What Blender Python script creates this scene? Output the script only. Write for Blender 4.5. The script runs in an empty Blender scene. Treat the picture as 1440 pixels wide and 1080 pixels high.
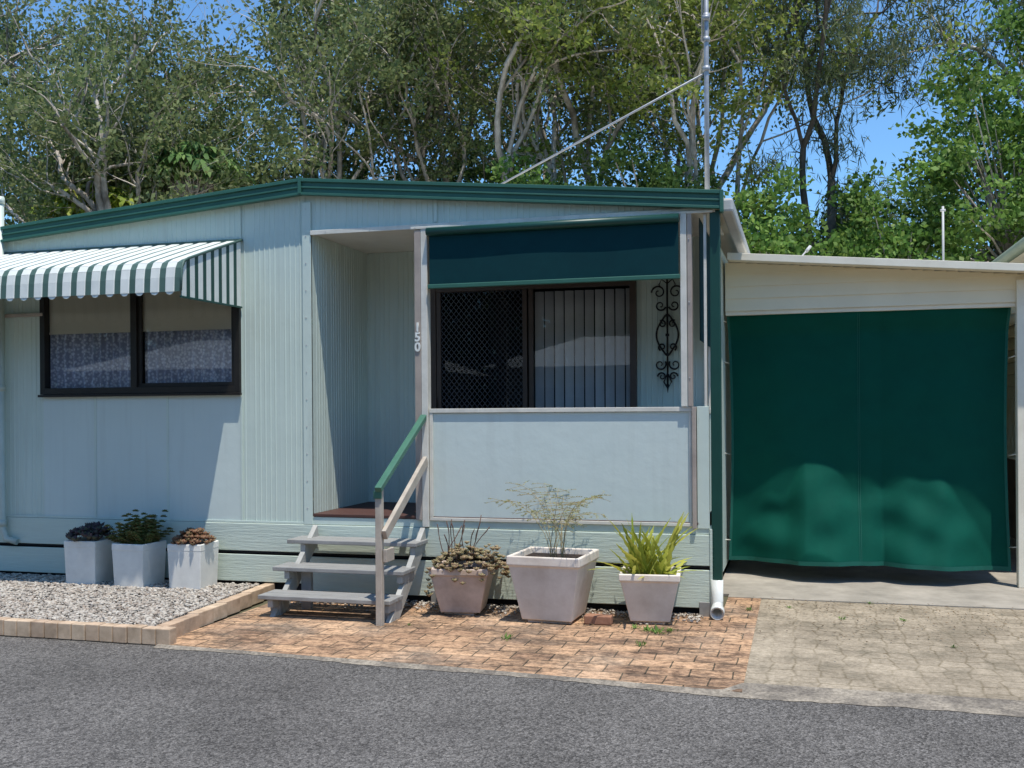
import bpy, math, random
import numpy as np
from mathutils import Vector, Matrix, Quaternion
random.seed(7)
scene=bpy.context.scene
COL=scene.collection
# ------------------------------------------------------------ materials
def nodes(name):
    m=bpy.data.materials.new(name); m.use_nodes=True
    nt=m.node_tree; nt.nodes.clear()
    out=nt.nodes.new('ShaderNodeOutputMaterial')
    return m,nt,out
def N(nt,t,**k):
    n=nt.nodes.new(t)
    for a,b in k.items():
        if a in n.inputs: n.inputs[a].default_value=b
        else: setattr(n,a,b)
    return n
def c4(c): return (c[0],c[1],c[2],1)
def pos(nt,scale=(1,1,1)):
    g=N(nt,'ShaderNodeNewGeometry'); mp=N(nt,'ShaderNodeMapping'); mp.inputs['Scale'].default_value=scale
    nt.links.new(g.outputs['Position'],mp.inputs['Vector']); return mp.outputs['Vector']
def mixc(nt,fac,a,b,bt='MIX'):
    m=N(nt,'ShaderNodeMix',data_type='RGBA',blend_type=bt)
    for s,v in ((0,fac),(6,a),(7,b)):
        if hasattr(v,'links') or isinstance(v,bpy.types.NodeSocket): nt.links.new(v,m.inputs[s])
        else: m.inputs[s].default_value=v if s==0 else c4(v)
    return m.outputs[2]
def noise(nt,vec,scale,detail=4,rough=.6):
    n=N(nt,'ShaderNodeTexNoise'); n.inputs['Scale'].default_value=scale; n.inputs['Detail'].default_value=detail
    n.inputs['Roughness'].default_value=rough
    nt.links.new(vec,n.inputs['Vector']); return n.outputs[0]
def ramp(nt,v,a,b,ca=(0,0,0),cb=(1,1,1)):
    r=N(nt,'ShaderNodeValToRGB'); r.color_ramp.elements[0].position=a; r.color_ramp.elements[1].position=b
    r.color_ramp.elements[0].color=c4(ca); r.color_ramp.elements[1].color=c4(cb)
    nt.links.new(v,r.inputs[0]); return r.outputs[0]
def bump(nt,h,strength,dist,prev=None):
    b=N(nt,'ShaderNodeBump'); b.inputs['Strength'].default_value=strength; b.inputs['Distance'].default_value=dist
    nt.links.new(h,b.inputs['Height'])
    if prev is not None: nt.links.new(prev,b.inputs['Normal'])
    return b.outputs[0]
def princ(nt,out,col,rough=.6,metal=0,normal=None,spec=.4):
    p=N(nt,'ShaderNodeBsdfPrincipled')
    if isinstance(col,bpy.types.NodeSocket): nt.links.new(col,p.inputs['Base Color'])
    else: p.inputs['Base Color'].default_value=c4(col)
    p.inputs['Roughness'].default_value=rough; p.inputs['Metallic'].default_value=metal
    p.inputs['Specular IOR Level'].default_value=spec
    if normal is not None: nt.links.new(normal,p.inputs['Normal'])
    nt.links.new(p.outputs[0],out.inputs[0]); return p
def M(name,c,c2=None,scale=3,rough=.6,metal=0,bs=0,bscale=40,bd=.004,stretch=(1,1,1),spec=.4):
    m,nt,out=nodes(name)
    v=pos(nt,stretch)
    if c2 is None: c2=tuple(x*.82 for x in c)
    f=ramp(nt,noise(nt,v,scale,5,.65),.3,.7)
    col=mixc(nt,f,c,c2)
    nm=bump(nt,noise(nt,v,bscale,4),bs,bd) if bs>0 else None
    princ(nt,out,col,rough,metal,nm,spec); return m
def wallmat(name,c,c2,dirt):
    m,nt,out=nodes(name); v=pos(nt)
    col=mixc(nt,ramp(nt,noise(nt,v,1.2,4),.3,.7),c,c2)
    st=ramp(nt,noise(nt,pos(nt,(9,9,.5)),1.0,4,.7),.52,.80)
    col=mixc(nt,st,col,mixc(nt,.45,c,dirt))
    sp=ramp(nt,noise(nt,pos(nt,(1,1,.6)),34,3,.7),.66,.74)
    col=mixc(nt,sp,col,mixc(nt,.3,c,dirt))
    princ(nt,out,col,.45,0,bump(nt,noise(nt,v,7,3),.25,.01)); return m
mint=wallmat('mint_cladding',(.60,.685,.605),(.545,.63,.56),(.36,.40,.35))
mintflat=wallmat('mint_sheet',(.60,.68,.635),(.565,.64,.60),(.46,.51,.47))
trimw=M('pale_trim',(.74,.71,.62),(.56,.54,.47),6,.5)
taupe=M('taupe_post',(.43,.36,.30),(.32,.27,.23),6,.5)
ceilw=M('ceiling_white',(.82,.82,.74),None,2,.6)
green=M('green_gutter_paint',(.028,.105,.074),(.036,.13,.094),4,.45)
greend=M('dark_green_paint',(.008,.05,.038),(.010,.062,.046),4,.4)
blindm=M('navy_green_canvas',(.0025,.032,.038),(.003,.039,.045),8,.85,bs=.1,bscale=200,bd=.001,spec=.15)
whitep=M('awning_white',(.78,.79,.73),(.64,.66,.61),5,.5)
agreen=M('awning_green',(.055,.105,.085),(.075,.135,.11),5,.55)
cream=M('cream_cladding',(.87,.78,.58),(.81,.72,.53),2,.5)
creamroof=M('cream_roof_edge',(.87,.81,.66),(.76,.70,.56),4,.45)
darkfr=M('bronze_frame',(.02,.017,.016),(.03,.026,.022),8,.35,metal=.3)
brownfr=M('brown_frame',(.08,.055,.042),None,8,.4)
blackm=M('black_iron',(.012,.013,.014),None,20,.5,metal=.3)
meshm=M('mesh_grille',(.05,.055,.065),None,20,.5,metal=.2)
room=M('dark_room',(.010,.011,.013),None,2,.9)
deckm=M('red_deck_board',(.09,.04,.03),(.06,.028,.022),8,.6,stretch=(1,6,1))
tread=M('grey_tread',(.33,.325,.305),(.21,.207,.197),7,.6,bs=.2,bscale=30,bd=.002,stretch=(1,8,1))
strm=M('stringer_grey',(.46,.45,.41),(.29,.285,.26),6,.6)
railcream=M('rail_taupe',(.50,.44,.36),(.35,.30,.245),7,.6)
railgreen=M('rail_green',(.065,.18,.12),(.045,.13,.09),7,.5)
pvc=M('white_pipe',(.72,.73,.68),(.6,.61,.57),6,.4)
pipeg=M('grey_green_pipe',(.52,.58,.51),(.44,.50,.44),6,.4)
steel=M('galvanised_pole',(.26,.28,.30),(.17,.18,.20),12,.55,metal=.3)
gutterm=M('grey_gutter',(.55,.55,.53),(.42,.42,.41),4,.5)
potw=M('white_pot',(.84,.82,.75),(.70,.68,.62),6,.5)
potc=M('stained_pot',(.68,.56,.48),(.42,.33,.27),5,.8,bs=.3,bscale=60,bd=.003)
potc2=M('pale_concrete_pot',(.84,.76,.66),(.60,.51,.42),4,.8,bs=.3,bscale=60,bd=.003)
soil=M('soil',(.06,.04,.03),(.03,.02,.015),30,.95,bs=1,bscale=60,bd=.02)
fabricb=M('cream_roller_blind',(.90,.82,.66),(.84,.76,.60),2,.8)
brickred=M('red_brick',(.36,.18,.11),(.26,.13,.08),20,.9,bs=.5,bscale=60,bd=.004)
brickwall=M('brown_wall',(.22,.13,.09),None,12,.9)
m,nt,out=nodes('skirting_board'); v=pos(nt,(1.2,1,16))
col=mixc(nt,ramp(nt,noise(nt,v,2.2,6,.75),.35,.75),(.58,.66,.565),(.52,.59,.51))
princ(nt,out,col,.55,0,bump(nt,noise(nt,v,3.0,6,.75),.4,.014)); skirt=m
m,nt,out=nodes('lace_curtain'); v=pos(nt)
vo=N(nt,'ShaderNodeTexVoronoi',feature='F1'); vo.inputs['Scale'].default_value=36; nt.links.new(v,vo.inputs['Vector'])
f=ramp(nt,vo.outputs['Distance'],.3,.6)
princ(nt,out,mixc(nt,f,(.95,.94,.96),(.50,.50,.58)),.9); lace=m
def glassmat(name,tint,refl):
    m,nt,out=nodes(name)
    tr=N(nt,'ShaderNodeBsdfTransparent'); tr.inputs[0].default_value=c4(tint)
    gl=N(nt,'ShaderNodeBsdfGlossy'); gl.inputs['Roughness'].default_value=.012
    gl.inputs[0].default_value=(.9,.93,.95,1)
    fr=N(nt,'ShaderNodeFresnel'); fr.inputs[0].default_value=refl
    mx=N(nt,'ShaderNodeMixShader'); nt.links.new(fr.outputs[0],mx.inputs[0]); nt.links.new(tr.outputs[0],mx.inputs[1]); nt.links.new(gl.outputs[0],mx.inputs[2])
    nt.links.new(mx.outputs[0],out.inputs[0]); return m
glass=glassmat('window_glass',(.92,.93,.94),1.5)
def leafmat(name,cols,trans=.3,dark=.5,ns=.7):
    m,nt,out=nodes(name)
    g=N(nt,'ShaderNodeNewGeometry')
    r=N(nt,'ShaderNodeValToRGB')
    el=r.color_ramp.elements
    while len(el)<len(cols): el.new(.5)
    for i,c in enumerate(cols): el[i].position=i/(len(cols)-1); el[i].color=c4(c)
    nt.links.new(g.outputs['Random Per Island'],r.inputs[0])
    n=noise(nt,pos(nt),ns,3)
    col=mixc(nt,ramp(nt,n,.38,.66),r.outputs[0],mixc(nt,1.0,r.outputs[0],(dark,dark,dark*.9),'MULTIPLY'))
    p=N(nt,'ShaderNodeBsdfPrincipled'); nt.links.new(col,p.inputs['Base Color']); p.inputs['Roughness'].default_value=.55
    p.inputs['Specular IOR Level'].default_value=.25
    t=N(nt,'ShaderNodeBsdfTranslucent'); nt.links.new(col,t.inputs[0])
    mx=N(nt,'ShaderNodeMixShader'); mx.inputs[0].default_value=trans
    nt.links.new(p.outputs[0],mx.inputs[1]); nt.links.new(t.outputs[0],mx.inputs[2]); nt.links.new(mx.outputs[0],out.inputs[0])
    return m
lf_paper=leafmat('paperbark_leaf',[(.12,.18,.07),(.20,.26,.10),(.30,.34,.15),(.20,.24,.09)],.45,.55)
lf_olive=leafmat('olive_leaf',[(.17,.24,.05),(.27,.34,.07),(.37,.40,.12)],.45,.6)
lf_casu=leafmat('casuarina_leaf',[(.09,.13,.06),(.15,.19,.09),(.21,.23,.13)],.35)
lf_bright=leafmat('bright_leaf',[(.08,.18,.035),(.17,.31,.06),(.29,.42,.11)],.4,.5,1.1)
lf_dark=leafmat('dark_leaf',[(.04,.085,.024),(.08,.15,.04),(.12,.20,.05)],.35)
lf_mid=leafmat('mid_green_leaf',[(.06,.12,.03),(.11,.20,.05),(.18,.27,.07)],.4,.45,1.0)
lf_umb=leafmat('umbrella_leaf',[(.17,.28,.04),(.33,.43,.06),(.48,.52,.08)],.35,.8)
lf_umbd=leafmat('umbrella_leaf_dark',[(.06,.14,.04),(.12,.23,.06),(.22,.34,.10)],.3,.7)
lf_purple=leafmat('purple_succulent',[(.04,.03,.035),(.10,.065,.075),(.10,.12,.07)],.1)
lf_succ=leafmat('green_succulent',[(.10,.14,.03),(.19,.21,.06),(.28,.20,.07)],.1)
lf_red=leafmat('red_succulent',[(.32,.13,.08),(.40,.23,.14),(.22,.17,.08)],.1)
lf_pink=leafmat('pink_succulent',[(.34,.21,.14),(.42,.33,.19),(.22,.22,.10)],.1,.7)
lf_feather=leafmat('feather_leaf',[(.33,.34,.13),(.42,.39,.20),(.24,.29,.10)],.3,.8)
lf_fern=leafmat('fern_leaf',[(.24,.30,.04),(.44,.46,.07),(.55,.52,.12)],.35,.75)
lf_litter=leafmat('dry_leaf',[(.12,.075,.04),(.22,.14,.07),(.07,.05,.03)],.1)
def barkmat(name,a,b,d):
    m,nt,out=nodes(name)
    col=mixc(nt,ramp(nt,noise(nt,pos(nt,(1,1,.35)),5,5,.7),.38,.66),a,b)
    col=mixc(nt,ramp(nt,noise(nt,pos(nt,(1,1,.6)),1.6,4,.7),.52,.68),col,d)
    princ(nt,out,col,.85,0,bump(nt,noise(nt,pos(nt,(1,1,.25)),14,4),.8,.03)); return m
bark_w=barkmat('paperbark_bark',(.56,.51,.45),(.32,.27,.22),(.15,.125,.10))
bark_d=barkmat('dark_bark',(.13,.105,.09),(.07,.055,.045),(.20,.17,.14))
def islandmat(name,cols,rough=.8,nscale=30,mul=(.6,.6,.6),bmp=.4):
    m,nt,out=nodes(name); g=N(nt,'ShaderNodeNewGeometry'); r=N(nt,'ShaderNodeValToRGB'); el=r.color_ramp.elements
    while len(el)<len(cols): el.new(.5)
    for i,c in enumerate(cols): el[i].position=i/(len(cols)-1); el[i].color=c4(c)
    nt.links.new(g.outputs['Random Per Island'],r.inputs[0])
    n=ramp(nt,noise(nt,pos(nt),nscale,5),.35,.7)
    col=mixc(nt,n,r.outputs[0],mixc(nt,1.0,r.outputs[0],mul,'MULTIPLY'))
    princ(nt,out,col,rough,0,bump(nt,noise(nt,pos(nt),90,3),bmp,.003)); return m
stonem=islandmat('river_stone',[(.22,.19,.16),(.50,.45,.38),(.62,.57,.49),(.34,.27,.21),(.54,.50,.44)])
edgebr=islandmat('edging_brick',[(.52,.37,.25),(.66,.51,.36),(.60,.45,.31),(.46,.33,.23)],.9,9,(.6,.57,.54))
vbl=islandmat('vertical_blind',[(.56,.55,.53),(.80,.78,.75),(.66,.64,.62),(.88,.86,.82)],.8,3,(.85,.85,.85),0)  # slat-to-slat shading put into the colour as a random tone per slat
m,nt,out=nodes('asphalt'); v=pos(nt)
vo=N(nt,'ShaderNodeTexVoronoi',feature='F1'); vo.inputs['Scale'].default_value=75; nt.links.new(v,vo.inputs['Vector'])
sp=ramp(nt,vo.outputs['Color'],.1,.95,(.072,.067,.062),(.45,.42,.385))
sp=mixc(nt,.35,sp,(.18,.169,.156))
col=mixc(nt,ramp(nt,noise(nt,v,.9,6,.65),.35,.68),sp,mixc(nt,1.0,sp,(.66,.66,.66),'MULTIPLY'))
col=mixc(nt,ramp(nt,noise(nt,v,160,2),.40,.60),mixc(nt,1.0,col,(.40,.40,.40),'MULTIPLY'),col)
princ(nt,out,col,.9,0,bump(nt,vo.outputs['Distance'],.9,.012),.15); asphalt=m
m,nt,out=nodes('brick_paving'); v=pos(nt)
dn=N(nt,'ShaderNodeTexNoise'); dn.inputs['Scale'].default_value=3; nt.links.new(v,dn.inputs['Vector'])
ad=N(nt,'ShaderNodeVectorMath',operation='MULTIPLY_ADD'); nt.links.new(dn.outputs[1],ad.inputs[0]); ad.inputs[1].default_value=(.03,.03,0); nt.links.new(v,ad.inputs[2])
br=N(nt,'ShaderNodeTexBrick'); br.inputs['Scale'].default_value=1; br.inputs['Brick Width'].default_value=.265; br.inputs['Row Height'].default_value=.19
br.inputs['Mortar Size'].default_value=.006; br.inputs['Mortar Smooth'].default_value=.5; br.inputs['Bias'].default_value=-.1
br.inputs['Color1'].default_value=(.62,.39,.23,1); br.inputs['Color2'].default_value=(.40,.245,.15,1); br.inputs['Mortar'].default_value=(.14,.11,.07,1)
nt.links.new(ad.outputs[0],br.inputs['Vector'])
st=ramp(nt,noise(nt,pos(nt,(.8,1.6,1)),1.7,9,.85),.46,.56)
col=mixc(nt,st,br.outputs[0],mixc(nt,1.0,br.outputs[0],(.36,.38,.42),'MULTIPLY'))
pl=ramp(nt,noise(nt,v,1.0,3,.5),.48,.70)
col=mixc(nt,pl,col,mixc(nt,.35,col,(.66,.55,.42)))
col=mixc(nt,ramp(nt,noise(nt,v,18,6,.8),.44,.62),col,mixc(nt,1.0,col,(.46,.45,.45),'MULTIPLY'))
iv=N(nt,'ShaderNodeMath',operation='SUBTRACT'); iv.inputs[0].default_value=1; nt.links.new(br.outputs['Fac'],iv.inputs[1])
princ(nt,out,col,.88,0,bump(nt,noise(nt,v,60,4),.3,.004,bump(nt,iv.outputs[0],.7,.008)),.2); paving=m
m,nt,out=nodes('hex_paver'); v=pos(nt,(1,1,0))
vo=N(nt,'ShaderNodeTexVoronoi',feature='DISTANCE_TO_EDGE'); vo.inputs['Scale'].default_value=6.6; vo.inputs['Randomness'].default_value=.36; nt.links.new(v,vo.inputs['Vector'])
vc=N(nt,'ShaderNodeTexVoronoi',feature='F1'); vc.inputs['Scale'].default_value=6.6; vc.inputs['Randomness'].default_value=.36; nt.links.new(v,vc.inputs['Vector'])
e=ramp(nt,vo.outputs['Distance'],.005,.08)
base=mixc(nt,ramp(nt,noise(nt,v,1.3,8,.8),.40,.60),(.47,.395,.295),(.29,.24,.175))
base=mixc(nt,ramp(nt,vc.outputs['Color'],.2,.9),base,mixc(nt,1.0,base,(.86,.86,.86),'MULTIPLY'))
base=mixc(nt,ramp(nt,noise(nt,v,2.7,6,.75),.50,.66),base,(.24,.205,.15))
base=mixc(nt,ramp(nt,noise(nt,v,30,6,.8),.42,.66),base,mixc(nt,1.0,base,(.58,.58,.56),'MULTIPLY'))
wear=ramp(nt,noise(nt,v,2.2,4,.6),.36,.64)
dk=mixc(nt,wear,mixc(nt,1.0,base,(.92,.92,.9),'MULTIPLY'),mixc(nt,1.0,base,(.58,.56,.50),'MULTIPLY'))
col=mixc(nt,e,dk,base)
princ(nt,out,col,.92,0,bump(nt,e,.2,.005,bump(nt,noise(nt,v,80,3),.4,.004)),.15); hexp=m
concrete=M('concrete',(.40,.36,.30),(.22,.20,.165),2.5,.9,bs=.4,bscale=50,bd=.004)
m,nt,out=nodes('kerb_concrete'); v=pos(nt)
col=mixc(nt,ramp(nt,noise(nt,v,3.2,7,.75),.42,.58),(.38,.33,.26),(.20,.175,.145))
col=mixc(nt,ramp(nt,noise(nt,v,45,4,.7),.4,.65),col,mixc(nt,1.0,col,(.55,.55,.55),'MULTIPLY'))
princ(nt,out,col,.92,0,bump(nt,noise(nt,v,50,4),.5,.005),.15); kerbm=m
dirt=M('earth',(.12,.10,.07),(.07,.08,.035),.6,1,bs=.6,bscale=8,bd=.03)
gravb=M('gravel_base',(.22,.19,.155),None,30,1,bs=1,bscale=50,bd=.02)
shade_cloth=M('green_shade_cloth',(.0012,.062,.043),(.0015,.074,.050),5,.8,bs=.1,bscale=220,bd=.001,spec=.12)
hem=M('hem_green',(.004,.11,.08),None,9,.7)
# ------------------------------------------------------------ mesh builder
W={}
class MB:
    def __init__(s): s.v=[];s.f=[];s.m=[];s.smooth=[]
    def quad(s,a,b,c,d,mi=0,sm=False):
        i=len(s.v); s.v+= [tuple(a),tuple(b),tuple(c),tuple(d)]; s.f.append((i,i+1,i+2,i+3)); s.m.append(mi); s.smooth.append(sm)
    def poly(s,pts,mi=0):
        i=len(s.v); s.v+=[tuple(p) for p in pts]; s.f.append(tuple(range(i,i+len(pts)))); s.m.append(mi); s.smooth.append(False)
    def hexa(s,p,mi=0):
        i=len(s.v); s.v+=[tuple(q) for q in p]
        for f in ((0,3,2,1),(4,5,6,7),(0,1,5,4),(1,2,6,5),(2,3,7,6),(3,0,4,7)):
            s.f.append(tuple(i+k for k in f)); s.m.append(mi); s.smooth.append(False)
    def box(s,x0,x1,y0,y1,z0,z1,mi=0):
        s.hexa([(x0,y0,z0),(x1,y0,z0),(x1,y1,z0),(x0,y1,z0),(x0,y0,z1),(x1,y0,z1),(x1,y1,z1),(x0,y1,z1)],mi)
    def beam(s,a,b,w,h,mi=0,up=(0,0,1)):
        a=Vector(a);b=Vector(b);d=(b-a).normalized();u=Vector(up);r=d.cross(u).normalized()
        if r.length<.1: r=Vector((1,0,0))
        u=r.cross(d).normalized(); r*=w/2;u*=h/2
        s.hexa([a-r-u,a+r-u,b+r-u,b-r-u,a-r+u,a+r+u,b+r+u,b-r+u],mi)
    def tube(s,pts,rs,n=8,mi=0,cap=True):
        pts=[Vector(p) for p in pts]
        if not hasattr(rs,'__len__'): rs=[rs]*len(pts)
        i0=len(s.v); ref=Vector((.31,.17,.93)).normalized()
        for k,p in enumerate(pts):
            t=(pts[min(k+1,len(pts)-1)]-pts[max(k-1,0)])
            t=t.normalized() if t.length>1e-9 else Vector((0,0,1))
            a=t.cross(ref); 
            if a.length<.15: a=t.cross(Vector((1,0,0)))
            a.normalize(); b=t.cross(a)
            for j in range(n):
                an=2*math.pi*j/n; q=p+(a*math.cos(an)+b*math.sin(an))*rs[k]; s.v.append(tuple(q))
        for k in range(len(pts)-1):
            for j in range(n):
                a=i0+k*n+j;b=i0+k*n+(j+1)%n
                s.f.append((a,b,b+n,a+n)); s.m.append(mi); s.smooth.append(True)
        if cap:
            s.f.append(tuple(i0+j for j in range(n))[::-1]); s.m.append(mi); s.smooth.append(False)
            e=i0+(len(pts)-1)*n; s.f.append(tuple(e+j for j in range(n))); s.m.append(mi); s.smooth.append(False)
    def rib(s,a0,a1,z0,zt,fn,amp=.0045,per=.050,mi=0,nrm=-1):
        if not callable(zt): zz=zt; zt=lambda a:zz
        prof=[(0,0),(.50,0),(.58,1),(.72,1),(.80,0)]
        k=int(math.floor(a0/per)); pts=[(a0,0)]
        while k*per<a1:
            am=amp if k%6 else amp*.15
            for q,h in prof:
                a=(k+q)*per
                if a0<a<a1: pts.append((a,h*am))
            k+=1
        pts.append((a1,0))
        for (a,h),(b,g) in zip(pts[:-1],pts[1:]):
            pa=fn(a,h);pb=fn(b,g)
            s.quad((*pa,z0),(*pb,z0),(*pb,zt(b)),(*pa,zt(a)),mi)
    def obj(s,name,mats,parent=None,bevel=0,label=None,cat=None,recalc=False,solid=0,**props):
        arr=np.array(s.v,dtype=np.float64)
        lo=arr.min(0);hi=arr.max(0); c=np.array([(lo[0]+hi[0])/2,(lo[1]+hi[1])/2,lo[2]])
        me=bpy.data.meshes.new(name); me.from_pydata([tuple(x) for x in (arr-c)],[],s.f)
        for mt in (mats if isinstance(mats,(list,tuple)) else [mats]): me.materials.append(mt)
        me.polygons.foreach_set('material_index',s.m); me.polygons.foreach_set('use_smooth',s.smooth)
        me.update()
        o=bpy.data.objects.new(name,me); COL.objects.link(o); fin(o,c,parent,label,cat,**props)
        if solid:
            mo=o.modifiers.new('s','SOLIDIFY'); mo.thickness=solid; mo.offset=0
        if bevel:
            mo=o.modifiers.new('b','BEVEL'); mo.width=bevel; mo.segments=2; mo.limit_method='ANGLE'
        return o
def fin(o,c,parent=None,label=None,cat=None,**props):
    o.location=tuple(c); W[o.name]=Vector(tuple(c))
    if parent is not None:
        o.parent=parent; o.matrix_parent_inverse=Matrix.Translation(-W[parent.name])
    if label: o['label']=label
    if cat: o['category']=cat
    for k,v in props.items(): o[k]=v
def empty(name,loc,label,cat,parent=None,**props):
    o=bpy.data.objects.new(name,None); o.empty_display_size=.2; COL.objects.link(o)
    fin(o,loc,parent,label,cat,**props); return o
def npmesh(name,V,F,mat,parent=None,label=None,cat=None,smooth=False,**props):
    V=np.asarray(V,dtype=np.float32); F=np.asarray(F,dtype=np.int32)
    lo=V.min(0);hi=V.max(0); c=np.array([(lo[0]+hi[0])/2,(lo[1]+hi[1])/2,lo[2]],dtype=np.float32)
    me=bpy.data.meshes.new(name); k=F.shape[1]
    me.vertices.add(len(V)); me.vertices.foreach_set('co',(V-c).ravel())
    me.loops.add(F.size); me.loops.foreach_set('vertex_index',F.ravel())
    me.polygons.add(len(F)); me.polygons.foreach_set('loop_start',np.arange(0,F.size,k,dtype=np.int32))
    me.polygons.foreach_set('loop_total',np.full(len(F),k,dtype=np.int32))
    if smooth: me.polygons.foreach_set('use_smooth',np.ones(len(F),dtype=bool))
    me.materials.append(mat); me.update(calc_edges=True); me.validate()
    o=bpy.data.objects.new(name,me); COL.objects.link(o); fin(o,c,parent,label,cat,**props); return o
def simple(name,args,mat,parent=None,bevel=.004,**k):
    b=MB(); b.box(*args); return b.obj(name,mat,parent,bevel,**k)
# ------------------------------------------------------------ ground
def sheet(name,pts,mat,z=0,thick=0):
    b=MB(); b.poly([(x,y,z) for x,y in pts])
    if thick:
        n=len(pts)
        for i in range(n):
            x0,y0=pts[i];x1,y1=pts[(i+1)%n]; b.quad((x0,y0,z-thick),(x1,y1,z-thick),(x1,y1,z),(x0,y0,z))
    return b.obj(name,mat,kind='structure')
sheet('ground',[(-400,-400),(400,-400),(400,400),(-400,400)],dirt,-.012)
sheet('road',[(-60,-9.5),(60,-9.5),(60,-2.60),(6,-2.25),(1.2,-2.08),(-.45,-2.10),(-2.2,-2.02),(-4.4,-1.90),(-8,-1.90),(-60,-2.0)],asphalt,-.004)
sheet('brick_path',[(-4.42,-1.94),(-2.2,-2.04),(-.34,-2.18),(-.34,1.0),(-.62,1.0),(-.62,.1),(-4.42,.1)],paving,.006,.004)
sheet('driveway',[(-.34,-1.98),(1.2,-1.99),(6,-2.1),(6,.86),(-.34,.86)],hexp,.004,.02)
sheet('concrete_slab',[(-.62,.864),(8,.864),(8,9),(-.74,9),(-.74,1.004),(-.62,1.004)],concrete,.012,.02)
b=MB()
kr=random.Random(12)
def ky(x,tab):
    for (x0,a0),(x1,a1) in zip(tab[:-1],tab[1:]):
        if x0<=x<=x1: return a0+(a1-a0)*(x-x0)/(x1-x0)
    return tab[-1][1]
inner=[(-4.4,-1.94),(-2.2,-2.045),(-.46,-2.185),(-.34,-1.985),(1.2,-1.995),(6,-2.105)]
outer=[(-4.4,-1.99),(-2.2,-2.11),(-.45,-2.26),(-.34,-2.27),(1.2,-2.28),(6,-2.45)]
x=-4.4; prev=None
while x<6:
    o_=ky(x,outer)+kr.uniform(-.012,.012)+.018*math.sin(x*3.1); i_=ky(x,inner)
    if prev: b.quad((prev[0],prev[2],-.001),(x,o_,-.001),(x,i_,.011),(prev[0],prev[1],.011))
    prev=(x,i_,o_); x+=.05
b.obj('kerb',kerbm,kind='structure')
sheet('gravel_bed',[(-9,-1.84),(-4.5,-1.84),(-4.6,0.0),(-9,0.0)],gravb,.095)
b=MB()
x=-8.9
while x<-4.40:
    w=.118; j=random.uniform(-.004,.004)
    b.box(x,x+w-.008,-1.94+j,-1.85+j,0,.118+random.uniform(-.004,.004)); x+=w
y=-1.83
while y<-.12:
    t=(y+1.83)/1.7; xx=-4.395-.15*t; j=random.uniform(-.005,.005)
    b.box(xx-.095+j,xx+j,y,y+.222,0,.116+random.uniform(-.004,.004)); y+=.23
b.obj('garden_edging',edgebr,None,.006,label='low tan brick edging around the gravel bed',cat='edging')
def stones(name,n,sampler,smin,smax,mat,**k):
    ph=(1+5**.5)/2
    iv=np.array([(-1,ph,0),(1,ph,0),(-1,-ph,0),(1,-ph,0),(0,-1,ph),(0,1,ph),(0,-1,-ph),(0,1,-ph),(ph,0,-1),(ph,0,1),(-ph,0,-1),(-ph,0,1)])/1.9
    fc=np.array([(0,11,5),(0,5,1),(0,1,7),(0,7,10),(0,10,11),(1,5,9),(5,11,4),(11,10,2),(10,7,6),(7,1,8),(3,9,4),(3,4,2),(3,2,6),(3,6,8),(3,8,9),(4,9,5),(2,4,11),(6,2,10),(8,6,7),(9,8,1)])
    r=np.random.RandomState(3)
    P=sampler(r,n); s=r.uniform(smin,smax,(n,1))*np.stack([r.uniform(.8,1.4,n),r.uniform(.7,1.1,n),r.uniform(.5,.8,n)],1)
    a=r.uniform(0,6.28,n); ca,sa=np.cos(a),np.sin(a)
    L=iv[None]*s[:,None,:]*r.uniform(.85,1.15,(n,12,1))
    X=L[:,:,0]*ca[:,None]-L[:,:,1]*sa[:,None]; Y=L[:,:,0]*sa[:,None]+L[:,:,1]*ca[:,None]
    V=np.stack([X,Y,L[:,:,2]],2)+P[:,None,:]
    F=fc[None]+(np.arange(n)*12)[:,None,None]
    return npmesh(name,V.reshape(-1,3),F.reshape(-1,3),mat,smooth=True,**k)
def bed(r,n):
    x=r.uniform(-8.6,-4.5,n);y=r.uniform(-1.83,-.03,n); x=np.minimum(x,-4.53-.15*(y+1.83)/1.7-.0)
    return np.stack([x,y,.098+r.uniform(0,.016,n)],1)
stones('gravel',20000,bed,.007,.019,stonem,kind='stuff',label='loose pale river pebbles in brick-edged bed',cat='gravel')
def under(r,n):
    x=r.uniform(-4.3,-.75,n);y=.02-np.abs(r.normal(0,.16,n))
    return np.stack([x,y,.012+r.uniform(0,.01,n)],1)
stones('pebbles',1300,under,.006,.016,stonem,kind='stuff',label='scattered pebbles along the skirting on brick paving',cat='gravel')
# ------------------------------------------------------------ mobile home
H=empty('mobile_home',(-4.6,4,0),'mint green ribbed mobile home with green trimmed low gable roof','house')
def roofz(x): return 3.70+.080*(x+4.22) if x<-4.22 else 3.70-.0925*(x+4.22)
def topz(x): return roofz(x)-.10
wallX=lambda yy:(lambda a,h:(a,yy-h))
b=MB()
FX=wallX(0.0)
b.rib(-8.7,-6.98,.655,topz,FX)
b.rib(-6.98,-4.856,2.95,topz,FX)
b.rib(-4.856,-4.18,.655,topz,FX)
b.rib(-4.18,-.62,3.235,topz,FX)
b.obj('wall',mint,H,label='ribbed mint front cladding')
b=MB()
xs=[-6.98,-6.40,-5.62,-4.856]
for x0,x1 in zip(xs[:-1],xs[1:]): b.box(x0+.002,x1-.002,-.004,.01,.655,1.83)
b.obj('wall',mintflat,H,.002)
b=MB()
for x in (-6.40,-5.62): b.box(x-.012,x+.012,-.009,-.0045,.66,1.83)
b.box(-4.865,-4.845,-.012,-.0015,.66,3.5); b.box(-8.7,-4.19,-.014,-.0075,.655,.675)
b.box(-4.235,-4.152,-.020,-.0075,.655,3.50)
b.box(-3.0,-2.97,-.014,-.0075,3.26,3.47)
b.obj('wall_trim',mint,H,.002)
b=MB()
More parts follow.
